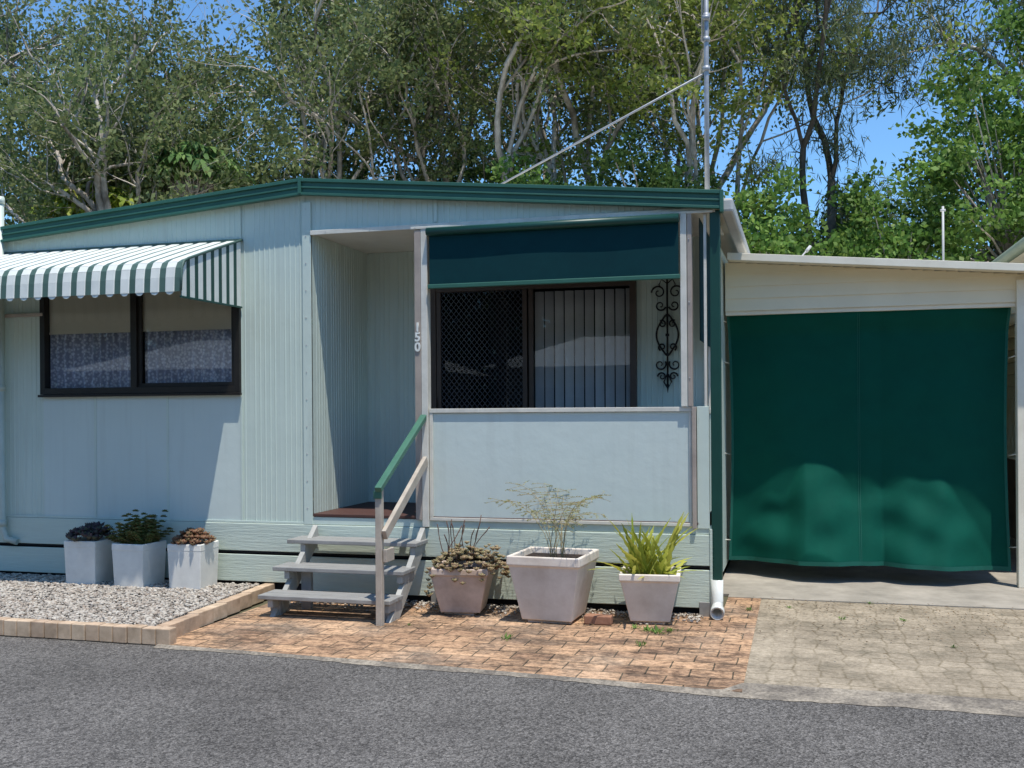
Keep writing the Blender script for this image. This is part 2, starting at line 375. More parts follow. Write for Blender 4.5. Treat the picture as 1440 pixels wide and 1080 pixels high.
b.rib(.0,1.2,.75,3.22,lambda a,h:(-4.15+h,a),.003)
BY=wallX(1.2)
b.rib(-4.15,-3.47,.75,3.22,BY); b.rib(-3.47,-1.46,2.86,3.22,BY); b.rib(-1.46,-.75,.75,3.22,BY)
b.obj('wall',mint,H,label='ribbed mint porch wall')
b=MB(); b.box(-.76,-.72,1.2,8.5,.1,3.18); b.box(-8.72,-8.68,0,8.5,.1,3.2); b.box(-8.7,-.72,8.5,8.54,.1,3.2); b.obj('wall',mint,H)
simple('ceiling',(-4.16,-.66,.02,1.2,3.221,3.235),ceilw,H,0)
b=MB(); b.box(-4.15,-.64,-.035,.02,3.205,3.245); b.box(-3.2,-.66,-.05,-.035,3.20,3.222)
b.obj('beam',trimw,H,.003)
b=MB(); 
y=-.02
while y<1.18: b.box(-4.145,-.78,y,y+.085,.725,.75); y+=.09
b.obj('deck',deckm,H,.003)
b=MB(); b.box(-4.20,-.68,-.012,.06,.655,.722); b.obj('deck_edge',mint,H,.004)
b=MB(); 
b.box(-8.7,-.665,-.022,0,.405,.652); b.box(-8.7,-.665,-.014,.006,.385,.40,1)
b.box(-8.7,-4.2,-.022,0,.13,.372); b.box(-4.2,-.665,-.022,0,.07,.372)
b.box(-8.7,-.665,.02,.04,.0,.66,1)
b.obj('skirting',[skirt,room],H,.005)
for x in (-3.0,-1.9,-.74): simple('stump',(x-.045,x+.045,-.03,.02,.0,.12),tread,H,.004)
b=MB(); b.box(-.70,-.664,-.03,.05,.02,.70); b.obj('corner_board',skirt,H,.004)
P=empty('porch_screen',(-1.98,0,.7),None,None,H)
simple('panel',(-3.02,-.855,-.012,.012,.745,1.63),mintflat,P,.002,label='smooth pale mint panel')
b=MB(); b.box(-3.05,-.82,-.03,.02,1.632,1.668); b.box(-3.05,-.82,-.026,.018,.715,.743); b.box(-3.05,-3.02,-.026,.018,.7435,1.6315); b.box(-.855,-.835,-.026,.018,.7435,1.6315)
b.obj('frame',trimw,P,.003)
b=MB(); b.box(-3.112,-3.055,-.045,.04,.66,3.20); b.obj('post',trimw,H,.004)
b=MB(); b.box(-3.17,-3.114,-.045,.03,.72,3.19); b.obj('post',taupe,H,.003)
b=MB(); b.box(-.915,-.865,-.05,-.031,1.67,3.2); b.box(-.86,-.825,-.05,.03,1.67,3.2,1);b.box(-.832,-.80,-.05,.03,.70,1.668,1); b.obj('post',[trimw,taupe],H,.004)
b=MB(); b.box(-.795,-.70,-.02,.03,.70,1.67); b.box(-.79,-.765,.05,1.15,.75,1.60); b.box(-.80,-.755,.05,1.15,1.61,1.65,1)
b.box(-.80,-.75,1.12,1.19,.75,3.2,1); b.box(-.735,-.712,-.01,.03,1.67,3.2,1); b.obj('side_panel',[mint,trimw],H,.003)
b=MB(); b.box(-.775,-.77,.06,1.1,2.2,3.18); b.obj('side_blind',blindm,H)
b=MB(); b.box(-.685,-.605,-.03,.06,.14,3.22); b.obj('corner_post',greend,H,.006)
b=MB(); b.tube([(-.645,-.02,.30),(-.645,-.03,.13),(-.64,-.06,.085),(-.635,-.16,.06)],.045,14,cap=False); b.tube([(-.637,-.10,.073),(-.635,-.165,.06)],.052,14,cap=False); b.obj('downpipe',pvc,H,solid=.006)
b=MB(); b.tube([(-7.40,-.07,3.74),(-7.40,-.07,.55),(-7.36,-.07,.45),(-7.25,-.05,.42)],.031,14); 
for z in (3.70,1.9,.60): b.tube([(-7.40,-.07,z-.03),(-7.40,-.07,z+.03)],.037,14)
b.obj('downpipe',pipeg,H)
R=empty('roller_blind',(-1.97,0,2.7),None,None,H)
b=MB(); nx=24
for i in range(nx):
    a=-3.03+2.105*i/nx; c=-3.03+2.105*(i+1)/nx
    f=lambda q:-.055-.004*math.sin(q*5.1)
    b.quad((a,f(a),2.72),(c,f(c),2.72),(c,-.055,3.15),(a,-.055,3.15),0,True)
b.obj('fabric',blindm,R)
b=MB(); b.tube([(-3.045,-.07,3.168),(-.92,-.07,3.168)],.035,12); b.obj('roller_tube',greend,R)
b=MB(); b.box(-3.04,-.915,-.075,-.045,2.685,2.722); b.obj('bottom_bar',green,R,.006)
# sliding door
D=empty('sliding_door',(-2.47,1.2,.76),None,None,H)
b=MB()
for x0,x1,z0,z1 in [(-3.47,-3.41,.76,2.86),(-1.515,-1.455,.76,2.86),(-3.41,-1.515,2.80,2.86),(-3.41,-1.515,.76,.82)]: b.box(x0,x1,1.15,1.25,z0,z1)
b.obj('frame',brownfr,D,.003)
b=MB()
for x in (-2.52,-2.46): b.box(x-.022,x+.022,1.165,1.20,.82,2.8)
b.box(-3.405,-3.36,1.155,1.18,.82,2.8); b.box(-3.44,-3.40,1.12,1.145,1.62,1.78)
b.box(-2.44,-1.52,1.165,1.19,.822,.86)
b.obj('stile',[brownfr],D,.003)
b=MB()
x0,x1,z0,z1=-3.36,-2.54,.82,2.80
sp=.062; k=-60
while k<90:
    for sgn in (1,-1):
        c=k*sp
        pts=[]
        for x in (x0,x1):
            pts.append((x,z0+sgn*(x-x0)*1.2+c))
        (xa,za),(xb,zb)=pts
        def clip(xa,za,xb,zb,zl,up):
            if (za>zl)==up and (zb>zl)==up: return xa,za,xb,zb
            if (za>zl)!=up and (zb>zl)!=up: return None
            t=(zl-za)/(zb-za); xm=xa+t*(xb-xa)
            return (xa,za,xm,zl) if (za>zl)==up else (xm,zl,xb,zb)
        r=clip(xa,za,xb,zb,z0,True)
        if r: r=clip(*r,z1,False)
        if r and abs(r[0]-r[2])>.004:
            yy=1.168+.003*sgn
            b.quad((r[0],yy,r[1]-.006),(r[2],yy,r[3]-.006),(r[2],yy,r[3]+.006),(r[0],yy,r[1]+.006))
    k+=1
b.obj('security_grille',meshm,D)
b=MB(); b.quad((-2.44,1.20,.82),(-1.52,1.20,.82),(-1.52,1.20,2.8),(-2.44,1.20,2.8)); b.obj('pane',glass,D)
b=MB(); b.quad((-3.4,1.21,.82),(-2.54,1.21,.82),(-2.54,1.21,2.8),(-3.4,1.21,2.8)); b.obj('pane',glass,D)
V=[];F=[];x=-2.45
rb=np.random.RandomState(9)
while x<-1.50:
    an=math.radians(rb.uniform(18,32)); i0=len(V); wd=.085
    for q in range(4):
        t=(q/3-.5); xx=x+.05+t*wd*math.cos(an); yy=1.255+t*wd*math.sin(an)-.004*(1-4*t*t)
        V+=[(xx,yy,.84),(xx+.004,yy,2.78)]
    for q in range(3): F.append((i0+2*q,i0+2*q+2,i0+2*q+3,i0+2*q+1))
    x+=.097
npmesh('vertical_blind',V,F,vbl,D,smooth=False)
b=MB()
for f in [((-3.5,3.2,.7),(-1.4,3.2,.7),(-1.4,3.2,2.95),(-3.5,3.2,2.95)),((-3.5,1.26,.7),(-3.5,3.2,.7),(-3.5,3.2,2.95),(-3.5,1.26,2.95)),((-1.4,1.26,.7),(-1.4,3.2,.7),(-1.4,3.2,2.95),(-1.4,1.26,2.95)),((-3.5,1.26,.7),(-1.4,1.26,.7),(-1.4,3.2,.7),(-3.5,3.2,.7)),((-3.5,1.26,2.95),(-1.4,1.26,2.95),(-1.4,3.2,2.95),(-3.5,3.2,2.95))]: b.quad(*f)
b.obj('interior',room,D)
# window
Wn=empty('window',(-5.92,0,1.83),None,None,H)
b=MB()
for a in [(-6.985,-6.93,1.83,2.95),(-4.905,-4.85,1.83,2.95),(-6.93,-4.905,2.90,2.95),(-6.93,-4.905,1.83,1.89),(-5.985,-5.92,1.89,2.90)]: b.box(a[0],a[1],-.045,.04,a[2],a[3])
b.box(-5.92,-4.905,-.02,.01,1.89,1.925); b.box(-4.945,-4.905,-.02,.01,1.925,2.9); b.box(-5.92,-5.885,-.02,.01,1.925,2.9)
b.box(-7.0,-4.84,-.06,-.02,1.805,1.828)
b.obj('frame',darkfr,Wn,.003)
for xa,xb in ((-6.93,-5.985),(-5.92,-4.905)):
    b=MB(); b.quad((xa,.012,1.89),(xb,.012,1.89),(xb,.012,2.9),(xa,.012,2.9)); b.obj('pane',glass,Wn)
    b=MB(); b.quad((xa,.028,2.42),(xb,.028,2.42),(xb,.028,2.92),(xa,.028,2.92)); b.box(xa,xb,.022,.032,2.405,2.425); b.obj('roller_shade',fabricb,Wn)
    b=MB(); n=200
    for i in range(n):
        x0=xa+(xb-xa)*i/n; x1=xa+(xb-xa)*(i+1)/n; g=lambda x:.066+.030*math.sin(x*72+2*math.sin(x*9))
        b.quad((x0,g(x0),1.88),(x1,g(x1),1.88),(x1,g(x1),2.55),(x0,g(x0),2.55),0,True)
    b.obj('curtain',lace,Wn)
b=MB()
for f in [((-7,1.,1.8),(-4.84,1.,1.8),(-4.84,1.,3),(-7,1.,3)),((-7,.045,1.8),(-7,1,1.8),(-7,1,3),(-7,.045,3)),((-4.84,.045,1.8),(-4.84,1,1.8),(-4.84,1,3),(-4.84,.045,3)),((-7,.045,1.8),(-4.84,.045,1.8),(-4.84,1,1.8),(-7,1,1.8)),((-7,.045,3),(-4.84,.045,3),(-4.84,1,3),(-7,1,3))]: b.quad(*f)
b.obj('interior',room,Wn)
# awning
A=empty('awning',(-6.6,-.5,2.62),None,None,H)
prof=[(-.02,3.19),(-.45,3.05),(-.86,2.91),(-.92,2.88),(-.950,2.83),(-.962,2.75),(-.968,2.635)]
b=MB(); per=.142; x=-4.84; AX0=-8.7
while x>AX0:
    segs=[(0,.056,1),(.056,.062,0),(.062,.136,0),(.136,.142,0)]
    for q0,q1,mi in segs:
        xa=x-q1;xb=x-q0
        ha=.006 if (q1>.058 and q1<.139) else 0; hb=.006 if (q0>.058 and q0<.139) else 0
        for (y0,z0),(y1,z1) in zip(prof[:-1],prof[1:]):
            l=math.hypot(y1-y0,z1-z0); ny=(z1-z0)/l; nz=-(y1-y0)/l
            P0=lambda xx,h,y,z:(xx,y+ny*h,z+nz*h)
            b.quad(P0(xa,ha,y1,z1),P0(xb,hb,y1,z1),P0(xb,hb,y0,z0),P0(xa,ha,y0,z0),mi,False)
    xm=x-.099   # scalloped lip below each white strip
    for q in range(6):
        t0=-1+q/3; t1=-1+(q+1)/3
        b.quad((xm+.037*t0,-.970,2.634-.022*math.sqrt(max(0,1-t0*t0))),(xm+.037*t1,-.970,2.634-.022*math.sqrt(max(0,1-t1*t1))),(xm+.037*t1,-.970,2.636),(xm+.037*t0,-.970,2.636),0)
    x-=per
b.obj('canopy',[whitep,agreen],A)
b=MB(); n=len(prof)
def pz(y):
    for (y0,z0),(y1,z1) in zip(prof[:-1],prof[1:]):
        if y1<=y<=y0: t=(y-y0)/(y1-y0) ; return z0+t*(z1-z0)
    return prof[0][1]
y=-.03; k=0
while y>-.965:
    w=.070 if k%2==0 else .052
    y2=max(y-w,-.967)
    b.quad((-4.838,y2,2.60),(-4.838,y,2.60),(-4.838,y,pz(y)-.004),(-4.838,y2,pz(y2)-.004),0 if k%2==0 else 1)
    y=y2;k+=1
b.box(-4.845,-4.83,-.97,-.02,2.585,2.60,1)
b.obj('side_cheek',[whitep,greend],A,label='striped green and white end cheek')
b=MB(); 
b.tube([(-4.835,y,z+.008) for y,z in prof],.011,6); b.box(-8.7,-4.83,-.03,-.005,3.19,3.21)
b.obj('edge_trim',agreen,A)
b=MB(); b.box(-8.7,-6.95,-.05,-.012,2.58,2.61); b.obj('awning_arm',taupe,A,.003)
# roof
b=MB()
def slab(xa,xb,y0,y1,t0,t1,mi=0):
    b.hexa([(xa,y0,roofz(xa)+t0),(xb,y0,roofz(xb)+t0),(xb,y1,roofz(xb)+t0),(xa,y1,roofz(xa)+t0),(xa,y0,roofz(xa)+t1),(xb,y0,roofz(xb)+t1),(xb,y1,roofz(xb)+t1),(xa,y1,roofz(xa)+t1)],mi)
for xa,xb in ((-9.0,-4.22),(-4.22,-.58)): slab(xa,xb,-.03,8.6,-.06,-.02)
b.obj('roof',creamroof,H)
b=MB()
for xa,xb in ((-9.0,-4.22),(-4.22,-.575)):
    slab(xa,xb,-.075,-.032,-.145,-.002); slab(xa,xb,-.095,-.0755,-.03,.0); slab(xa,xb,-.088,-.0755,-.085,-.07); slab(xa,xb,-.095,-.0755,-.147,-.125)
b.box(-.60,-.572,-.10,-.03,3.19,3.365)
b.box(-4.235,-4.205,-.10,-.03,3.56,3.71)
b.obj('fascia',green,H,.003)
b=MB(); b.box(-.60,-.50,-.03,8.5,3.20,3.31); b.obj('gutter',gutterm,H,.02)
def rivet(x,y,z):
    b=MB(); b.tube([(x,y,z),(x,y-.0035,z)],.006,6); b.obj('rivet',gutterm,H)
z=.8
while z<3.5: rivet(-4.20,-.0205,z); z+=.24
for i in range(8): rivet(-4.0+i*.42,-.036 if i<2 else -.0505,3.225 if i<2 else 3.212)
for z in [1.9,2.5,3.0]: rivet(-.845,-.051,z)
# house number
HN=empty('house_number',(-3.14,-.04,2.2),None,None,H)
for ch,z in (('1',2.36),('5',2.275),('0',2.19)):
    cu=bpy.data.curves.new('digit','FONT'); cu.body=ch; cu.size=.105; cu.extrude=.004; cu.offset=.003; cu.align_x='CENTER'
    t=bpy.data.objects.new('digit_source',cu); COL.objects.link(t); bpy.context.view_layer.update()
    me=bpy.data.meshes.new_from_object(t.evaluated_get(bpy.context.evaluated_depsgraph_get()))
    bpy.data.objects.remove(t)
    me.materials.clear(); me.materials.append(whitep)
    o=bpy.data.objects.new('digit',me); COL.objects.link(o); fin(o,(-3.142,-.050,z-.03),HN)
    o.rotation_euler=(math.radians(90),0,0)
# ornament
b=MB(); cx,cz,yy=-1.17,2.33,1.17
def scroll(x,z,r0,turns,a0,sg,n=26):
    return [(x+sg*r0*(1-.8*i/n)*math.cos(a0+turns*6.283*i/n),yy,z+r0*(1-.8*i/n)*math.sin(a0+turns*6.283*i/n)) for i in range(n+1)]
b.tube([(cx,yy,1.86),(cx,yy,2.84)],.009,6)
for sg in (1,-1):
    b.tube([(cx+sg*(.015+.085*math.sin(t*math.pi)),yy-.005,cz-.18+.36*t) for t in [i/20 for i in range(21)]],.009,6)
    for zz,rr,a in ((2.72,.066,0),(2.60,.05,3.4),(2.06,.055,2.6),(1.95,.04,0),(2.43,.036,1.),(2.22,.036,5.2)):
        b.tube(scroll(cx+sg*(rr+.012),zz,rr,1.25,a,sg),[.0085-.00014*i for i in range(27)],6)
    b.tube([(cx,yy,2.80),(cx+sg*.05,yy,2.84),(cx+sg*.075,yy,2.79),(cx+sg*.05,yy,2.76)],.006,6)
    b.tube([(cx,yy,1.84),(cx+sg*.035,yy,1.90),(cx,yy,1.98)],.007,6)
for z in (2.15,2.33,2.51): b.box(cx-.016,cx+.016,yy-.014,yy+.010,z-.012,z+.012)
b.tube([(cx,yy,1.80),(cx,yy,1.88)],[.002,.014],6)
b.obj('wall_ornament',blackm,None,label='black wrought iron scroll ornament hanging on porch wall',cat='wall decoration')
# ------------------------------------------------------------ steps
S=empty('steps',(-3.63,-.5,0),'three grey open timber steps with single handrail to porch','steps')
TR=[(-.33,.56),(-.62,.37),(-.90,.185)]
for i,(y,z) in enumerate(TR):
    b=MB(); e=.0+.01*i
    b.box(-4.24+e*2,-3.06,y,y+.135,z-.035,z); b.box(-4.24+e*2,-3.06,y+.145,y+.28,z-.035,z); b.obj('tread',tread,S,.006)
for x in (-4.10,-3.10):
    b=MB(); b.hexa([(x-.022,-.86,.0),(x+.022,-.86,.0),(x+.022,-.66,.0),(x-.022,-.66,.0),(x-.022,-.07,.66),(x+.022,-.07,.66),(x+.022,-.035,.52),(x-.022,-.035,.52)])
    for y,z in TR: b.box(x-.0225,x+.0225,y+.02,y+.26,z-.10,z-.037)
    b.obj('stringer',strm,S,.004)
for x,y in ((-4.15,-.78),(-4.02,-.5),(-3.2,-.8)):
    b=MB(); b.box(x,x+.09,y,y+.045,0,.15 if y<-.6 else .33); b.obj('leg',tread,S,.004)
HR=empty('handrail',(-3.1,-.9,.1),None,None,S)
b=MB(); b.box(-3.148,-3.096,-.975,-.92,0,1.05); b.obj('newel_post',railcream,HR,.005)
b=MB(); b.box(-3.156,-3.088,-.985,-.976,.98,1.04,0);b.beam((-3.11,-1.0,1.05),(-3.095,.0,1.62),.055,.042); b.obj('top_rail',railgreen,HR,.006)
b=MB(); b.beam((-3.075,-.965,.70),(-3.075,-.05,1.23),.035,.08); b.beam((-3.075,-.96,.54),(-3.075,-.80,.54),.03,.10); b.obj('lower_rail',railcream,HR,.004)
# ------------------------------------------------------------ carport
CP=empty('carport',(.7,4,0),'cream clad carport with sloping flat roof and white posts','carport')
def cz_(x): return 3.11-.085*(x+.6)
b=MB()
def slab2(xa,xb,y0,y1,t0,t1):
    b.hexa([(xa,y0,cz_(xa)+t0),(xb,y0,cz_(xb)+t0),(xb,y1,cz_(xb)+t0),(xa,y1,cz_(xa)+t0),(xa,y0,cz_(xa)+t1),(xb,y0,cz_(xb)+t1),(xb,y1,cz_(xb)+t1),(xa,y1,cz_(xa)+t1)])
slab2(-.66,2.35,1.66,8,-.035,0); b.obj('roof',creamroof,CP)
b=MB(); slab2(-.66,2.36,1.64,1.659,-.055,.012); b.obj('fascia',creamroof,CP,.003)
b=MB()
z=2.60
while z<3.16:
    for xa,xb in [(-.70+i*.1,-.70+(i+1)*.1) for i in range(27)]:
        zt=min(z+.118,cz_(xb)-.036)
        if zt>z+.004: b.quad((xa,1.93,z),(xb,1.93,z),(xb,1.945,zt),(xa,1.945,zt)); 
        if z<cz_(xb)-.04: b.quad((xa,1.945,z),(xb,1.945,z),(xb,1.93,z),(xa,1.93,z))
    z+=.118
b.obj('gable_board',cream,CP)
simple('beam',(-.70,1.885,1.95,2.02,2.56,2.66),creamroof,CP,.004)
simple('post',(1.885,1.985,1.90,2.00,.012,2.80),creamroof,CP,.006)
simple('post',(1.885,1.985,5.6,5.7,.012,2.80),creamroof,CP,.006)
b=MB(); b.tube([(-.66,1.98,2.60),(.5,1.99,2.575),(1.9,1.98,2.60)],.010,6); b.obj('curtain_rail',steel,CP)
nx,nz=150,110; V=[];X0,X1=-.695,1.865
def sst(a,b_,t):
    t=max(0,min(1,(t-a)/(b_-a))); return t*t*(3-2*t)
for j in range(nz+1):
    v=j/nz
    for i in range(nx+1):
        u=i/nx
        zb=.16+.035*math.sin(math.pi*u)-.02*u; z=zb+(2.575+.008*math.sin(u*40)-zb)*v
        g=lambda c,w,p=2:math.exp(-abs((u-c)/w)**p)
        E=max(g(.36,.24,4),.95*g(.72,.20,4))
        crest=.37*g(.30,.15,2)+.30*g(.50,.14,2)*.75+.36*g(.74,.15,2)+.18*g(.12,.08)+.025*math.sin(u*23+.5)+.012*math.sin(u*51); crest=min(crest,.42)
        h=max(0,crest-v)
        s_=.85*(math.sqrt(h*h+.0006)-.0245) if h>0 else 0
        y=2.135-.075*E - E*min(s_,.30)
        low=sst(0,.10,h)*(.35+.65*sst(0,.14,v))
        y+=low*(.017*math.sin(u*15+v*20+1.5*math.sin(v*8))+.013*math.sin(u*31-v*24+math.sin(u*8))+.020*math.sin(v*30+2.6*math.sin(u*9)))*(.4+.6*E)
        y+=.005*math.sin(u*17+v*3)+.0025*math.sin(u*6+v*38)+.004*math.exp(-((u-.48)/.012)**2)
        if v>.9: y-=.09*sst(.9,1,v)
        edge=(2*u-1)
        x=X0+(X1-X0)*u - .03*(edge**5)*math.sin(math.pi*min(1,v))
        V.append((x,y,z))
F=[(j*(nx+1)+i,j*(nx+1)+i+1,(j+1)*(nx+1)+i+1,(j+1)*(nx+1)+i) for j in range(nz) for i in range(nx)]
SC=empty('shade_screen',(.6,2.0,.15),'dark green canvas drop screen hanging across carport opening','screen')
npmesh('cloth',V,F,shade_cloth,SC,smooth=True)
b=MB(); row=lambda i,j:Vector(V[j*(nx+1)+i])
for i in range(nx):
    p,q=row(i,0),row(i+1,0); o_=Vector((0,-.006,0)); b.quad(p+o_-Vector((0,0,.01)),q+o_-Vector((0,0,.01)),q+o_+Vector((0,0,.03)),p+o_+Vector((0,0,.03)),0,True)
for j in range(nz):
    for ii,w in ((0,.025),(nx,-.025)):
        p,q=row(ii,j),row(ii,j+1); o_=Vector((0,-.006,0)); b.quad(p+o_,p+o_+Vector((w,0,0)),q+o_+Vector((w,0,0)),q+o_,0,True)
    for off in (-.008,.008):
        p,q=row(72,j),row(72,j+1); b.quad(p+Vector((off-.002,-.007,0)),p+Vector((off+.002,-.007,0)),q+Vector((off+.002,-.007,0)),q+Vector((off-.002,-.007,0)),0,True)
b.obj('hem',hem,SC)
for z in (.35,1.2,2.1,2.5):
    b=MB(); b.tube([(-.68,2.12,z),(-.74,1.99,z+.02)],.006,5); b.obj('tie',trimw,SC)
    b=MB(); b.tube([(1.85,2.12,z),(1.90,1.99,z+.02)],.006,5); b.obj('tie',trimw,SC)
# ------------------------------------------------------------ neighbours
NH=empty('neighbour_house',(6,6,0),'cream clad house with green gutter beside the carport','house')
b=MB(); b.box(2.55,10,2.4,11,0,1.0,1); 
z=1.0
while z<3.2:
    b.hexa([(2.52,2.37,z),(10,2.37,z),(10,11,z),(2.52,11,z),(2.55,2.4,z+.15),(10,2.4,z+.15),(10,11,z+.15),(2.55,11,z+.15)],0); z+=.151
b.obj('wall',[cream,brickwall],NH)
b=MB(); b.hexa([(2.15,2.1,3.26),(6.2,2.1,4.1),(6.2,11.3,4.1),(2.15,11.3,3.26),(2.15,2.1,3.30),(6.2,2.1,4.16),(6.2,11.3,4.16),(2.15,11.3,3.30)]); b.box(2.15,2.6,2.12,11.2,3.2,3.24); b.obj('roof',creamroof,NH)
b=MB(); b.tube([(2.12,2.05,3.24),(2.12,11.3,3.24)],.06,10); b.obj('gutter',M('sage_gutter',(.22,.27,.2),None,5,.4),NH)
def opposite(xc,w_,label):
    O=empty('opposite_home',(xc,-15,0),label,'house'); O['group']='homes across the street'
    simple('wall',(xc-w_,xc+w_,-19,-14,0,2.7),M('opposite_wall',(.60,.55,.46),None,2,.7),O,0)
    b=MB(); b.hexa([(xc-w_-.4,-13.5,2.7),(xc+w_+.4,-13.5,2.7),(xc+w_+.4,-19.5,2.7),(xc-w_-.4,-19.5,2.7),(xc-w_+1.6,-16.4,3.6),(xc+w_-1.6,-16.4,3.6),(xc+w_-1.6,-16.6,3.6),(xc-w_+1.6,-16.6,3.6)]); b.obj('roof',whitep,O)
    for dx in (-.55,.0,.5):
        simple('window',(xc+dx*w_-.8,xc+dx*w_+.8,-13.99,-13.95,1.0,2.2),darkfr,O,0)
opposite(-13.5,4,'cream home with white hipped roof across the street')
opposite(-3.2,4,'cream home with white hipped roof across the street')
opposite(7,4,'cream home with white hipped roof across the street')
# masts
b=MB(); b.tube([(-.755,.62,3.28),(-.755,.62,4.35),(-.75,.62,6.4)],[.021,.021,.018],10)
b.tube([(-.785,.60,4.78),(-.785,.60,6.2)],.010,8)
for z in (4.80,4.55,5.0): b.tube([(-.755,.62,z-.02),(-.755,.62,z+.02)],.032,10)
b.tube([(-.785,.6,4.98),(-.725,.6,4.98)],.024,8)
b.tube([(-.755,.62,4.52),(-3.35,1.35,3.60)],.0095,6)
b.beam((-1.2,.62,6.1),(-.3,.62,6.1),.01,.01)
b.obj('antenna_mast',M('pale_mast',(.42,.44,.46),(.28,.29,.31),12,.5,metal=.3),None,label='tall galvanised antenna mast with stay rod on roof',cat='antenna')
b=MB(); b.tube([(1.72,5.5,2.9),(1.72,5.5,4.15)],.014,8); b.tube([(1.69,5.5,4.1),(1.75,5.5,4.1)],.016,6)
b.obj('roof_pole',gutterm,None,label='thin white pole standing above carport roof',cat='pole')
b=MB(); b.tube([(-.35,4.6,3.05),(.10,5.27,3.66)],.010,6); b.tube([(.08,5.24,3.63),(.13,5.31,3.70)],.022,6)
b.obj('roof_stay',gutterm,None,label='thin angled grey rod above carport roof',cat='pole')
# ------------------------------------------------------------ pots
def pot(name,x,y,z,wt,wb,h,mat,rot,label,lip=.03,group=None):
    P=empty(name,(x,y,z),label,'plant pot')
    if group: P['group']=group
    b=MB(); R_=Matrix.Rotation(math.radians(rot),3,'Z')
    def ring(w,zz): return [tuple(R_@Vector((sx*w/2,sy*w/2,0))+Vector((x,y,z+zz))) for sx,sy in ((-1,-1),(1,-1),(1,1),(-1,1))]
    rings=[ring(wb,0),ring(wb+(wt-wb)*.85,h*.84),ring(wt,h*.86),ring(wt,h),ring(wt-2*lip,h),ring(wt-2*lip-.02,h-.10)]
    for r in rings: b.v+=r
    b.f.append((3,2,1,0)); b.m.append(0); b.smooth.append(False)
    for k in range(len(rings)-1):
        for j in range(4):
            a=k*4+j;c=k*4+(j+1)%4; b.f.append((a,c,c+4,a+4)); b.m.append(0); b.smooth.append(False)
    b.obj('shell',mat,P,.008)
    b=MB(); b.poly(ring(wt-2*lip-.012,h-.045)); b.obj('soil',soil,P)
    return P
g='white square pots against the wall'
pot('plant_pot',-6.27,-.25,.10,.325,.30,.40,potw,2,'white square pot with dark succulent on gravel',.018,g)
pot('plant_pot',-5.74,-.27,.10,.335,.305,.39,potw,-3,'white square pot with green stemmed succulent on gravel',.018,g)
pot('plant_pot',-5.20,-.25,.10,.325,.30,.40,potw,3,'white square pot with reddish succulent on gravel',.018,g)
pot('plant_pot',-2.66,-.30,.03,.48,.32,.36,potc,8,'tapered stained concrete pot with trailing succulent on bricks',.03)
pot('plant_pot',-1.88,-.40,.03,.585,.40,.50,potc2,-4,'large tapered pale concrete pot on brick paving',.03)
pot('plant_pot',-1.13,-.30,.03,.46,.30,.37,potc2,5,'tapered pale concrete pot with spiky fern',.03)
for nm,x,y,w in (('pot_foot',-2.66,-.30,.25),('pot_foot',-1.88,-.40,.34),('pot_foot',-1.13,-.30,.24)):
    simple(nm,(x-w/2,x+w/2,y-w/2,y+w/2,.006,.0295),potc,None,.004,label='low concrete foot under a tapered plant pot',cat='pot stand')
b=MB(); b.box(-1.61,-1.40,-.55,-.45,.008,.075); b.obj('brick',brickred,None,.008,label='loose red brick lying beside a plant pot',cat='brick')
def leafquads(C,A,B,bend=0):
    n=len(C); V=np.stack([C,C+A*.45+B,C+A,C+A*.45-B],1).reshape(-1,3); F=np.arange(n*4).reshape(n,4); return V,F
def unit(v): return v/np.maximum(np.linalg.norm(v,axis=1,keepdims=True),1e-9)
def rosettes(name,centers,rad,n,mat,label,cat,rng,width=.3,up=.5,stems=None,**k):
    C=[];A=[]
    for c,rr in zip(centers,rad):
        for i in range(n):
            a=i*2.399+rng.uniform(-.2,.2); t=(i+.5)/n; el=up+(1-t)*1.0
            d=np.array([math.cos(a)*math.cos(el),math.sin(a)*math.cos(el),math.sin(el)])
            C.append(c); A.append(d*rr*(.55+.45*t))
    C=np.array(C);A=np.array(A); B=unit(np.cross(A,np.array([[0,0,1.]])))*np.linalg.norm(A,axis=1,keepdims=True)*width
    th=unit(np.cross(A,B))*np.linalg.norm(A,axis=1,keepdims=True)*width*.35
    m_=C+A*.55
    V=np.stack([C,m_+B,m_-B,m_+th,m_-th,C+A],1).reshape(-1,3)
    f=np.array([(0,1,3),(0,3,2),(0,2,4),(0,4,1),(5,3,1),(5,2,3),(5,4,2),(5,1,4)])
    F=(f[None]+(np.arange(len(C))*6)[:,None,None]).reshape(-1,3)
    return npmesh(name,V,F,mat,label=label,cat=cat,smooth=False,**k)
rg=np.random.RandomState(11)
def dome(cx,cy,cz,rx,rz,n):
    o=[]
    for i in range(n):
        a=rg.uniform(0,6.28);r=math.sqrt(rg.uniform(0,1)); o.append(np.array([cx+rx*r*math.cos(a),cy+rx*r*math.sin(a),cz+rz*(1-r*r)*rg.uniform(.4,1)]))
    return o
c=dome(-6.27,-.25,.49,.20,.13,42); rosettes('succulent',c,[rg.uniform(.07,.11) for _ in c],12,lf_purple,'dark purple rosette succulent in white pot','plant',rg)
C=[];R2=[]
for i in range(60):
    a=rg.uniform(0,6.28); l=rg.uniform(.12,.28); el=rg.uniform(.1,1.3)
    base=np.array([-5.74+rg.uniform(-.12,.12),-.27+rg.uniform(-.12,.12),.46])
    d=np.array([math.cos(a)*math.cos(el),math.sin(a)*math.cos(el),math.sin(el)])
    for t in np.linspace(0,1,8): C.append(base+d*l*t+np.array([0,0,.04*t*t])); R2.append(.042)
rosettes('succulent',C,R2,9,lf_succ,'green finger stemmed succulent spilling over white pot','plant',rg,.40,.1)
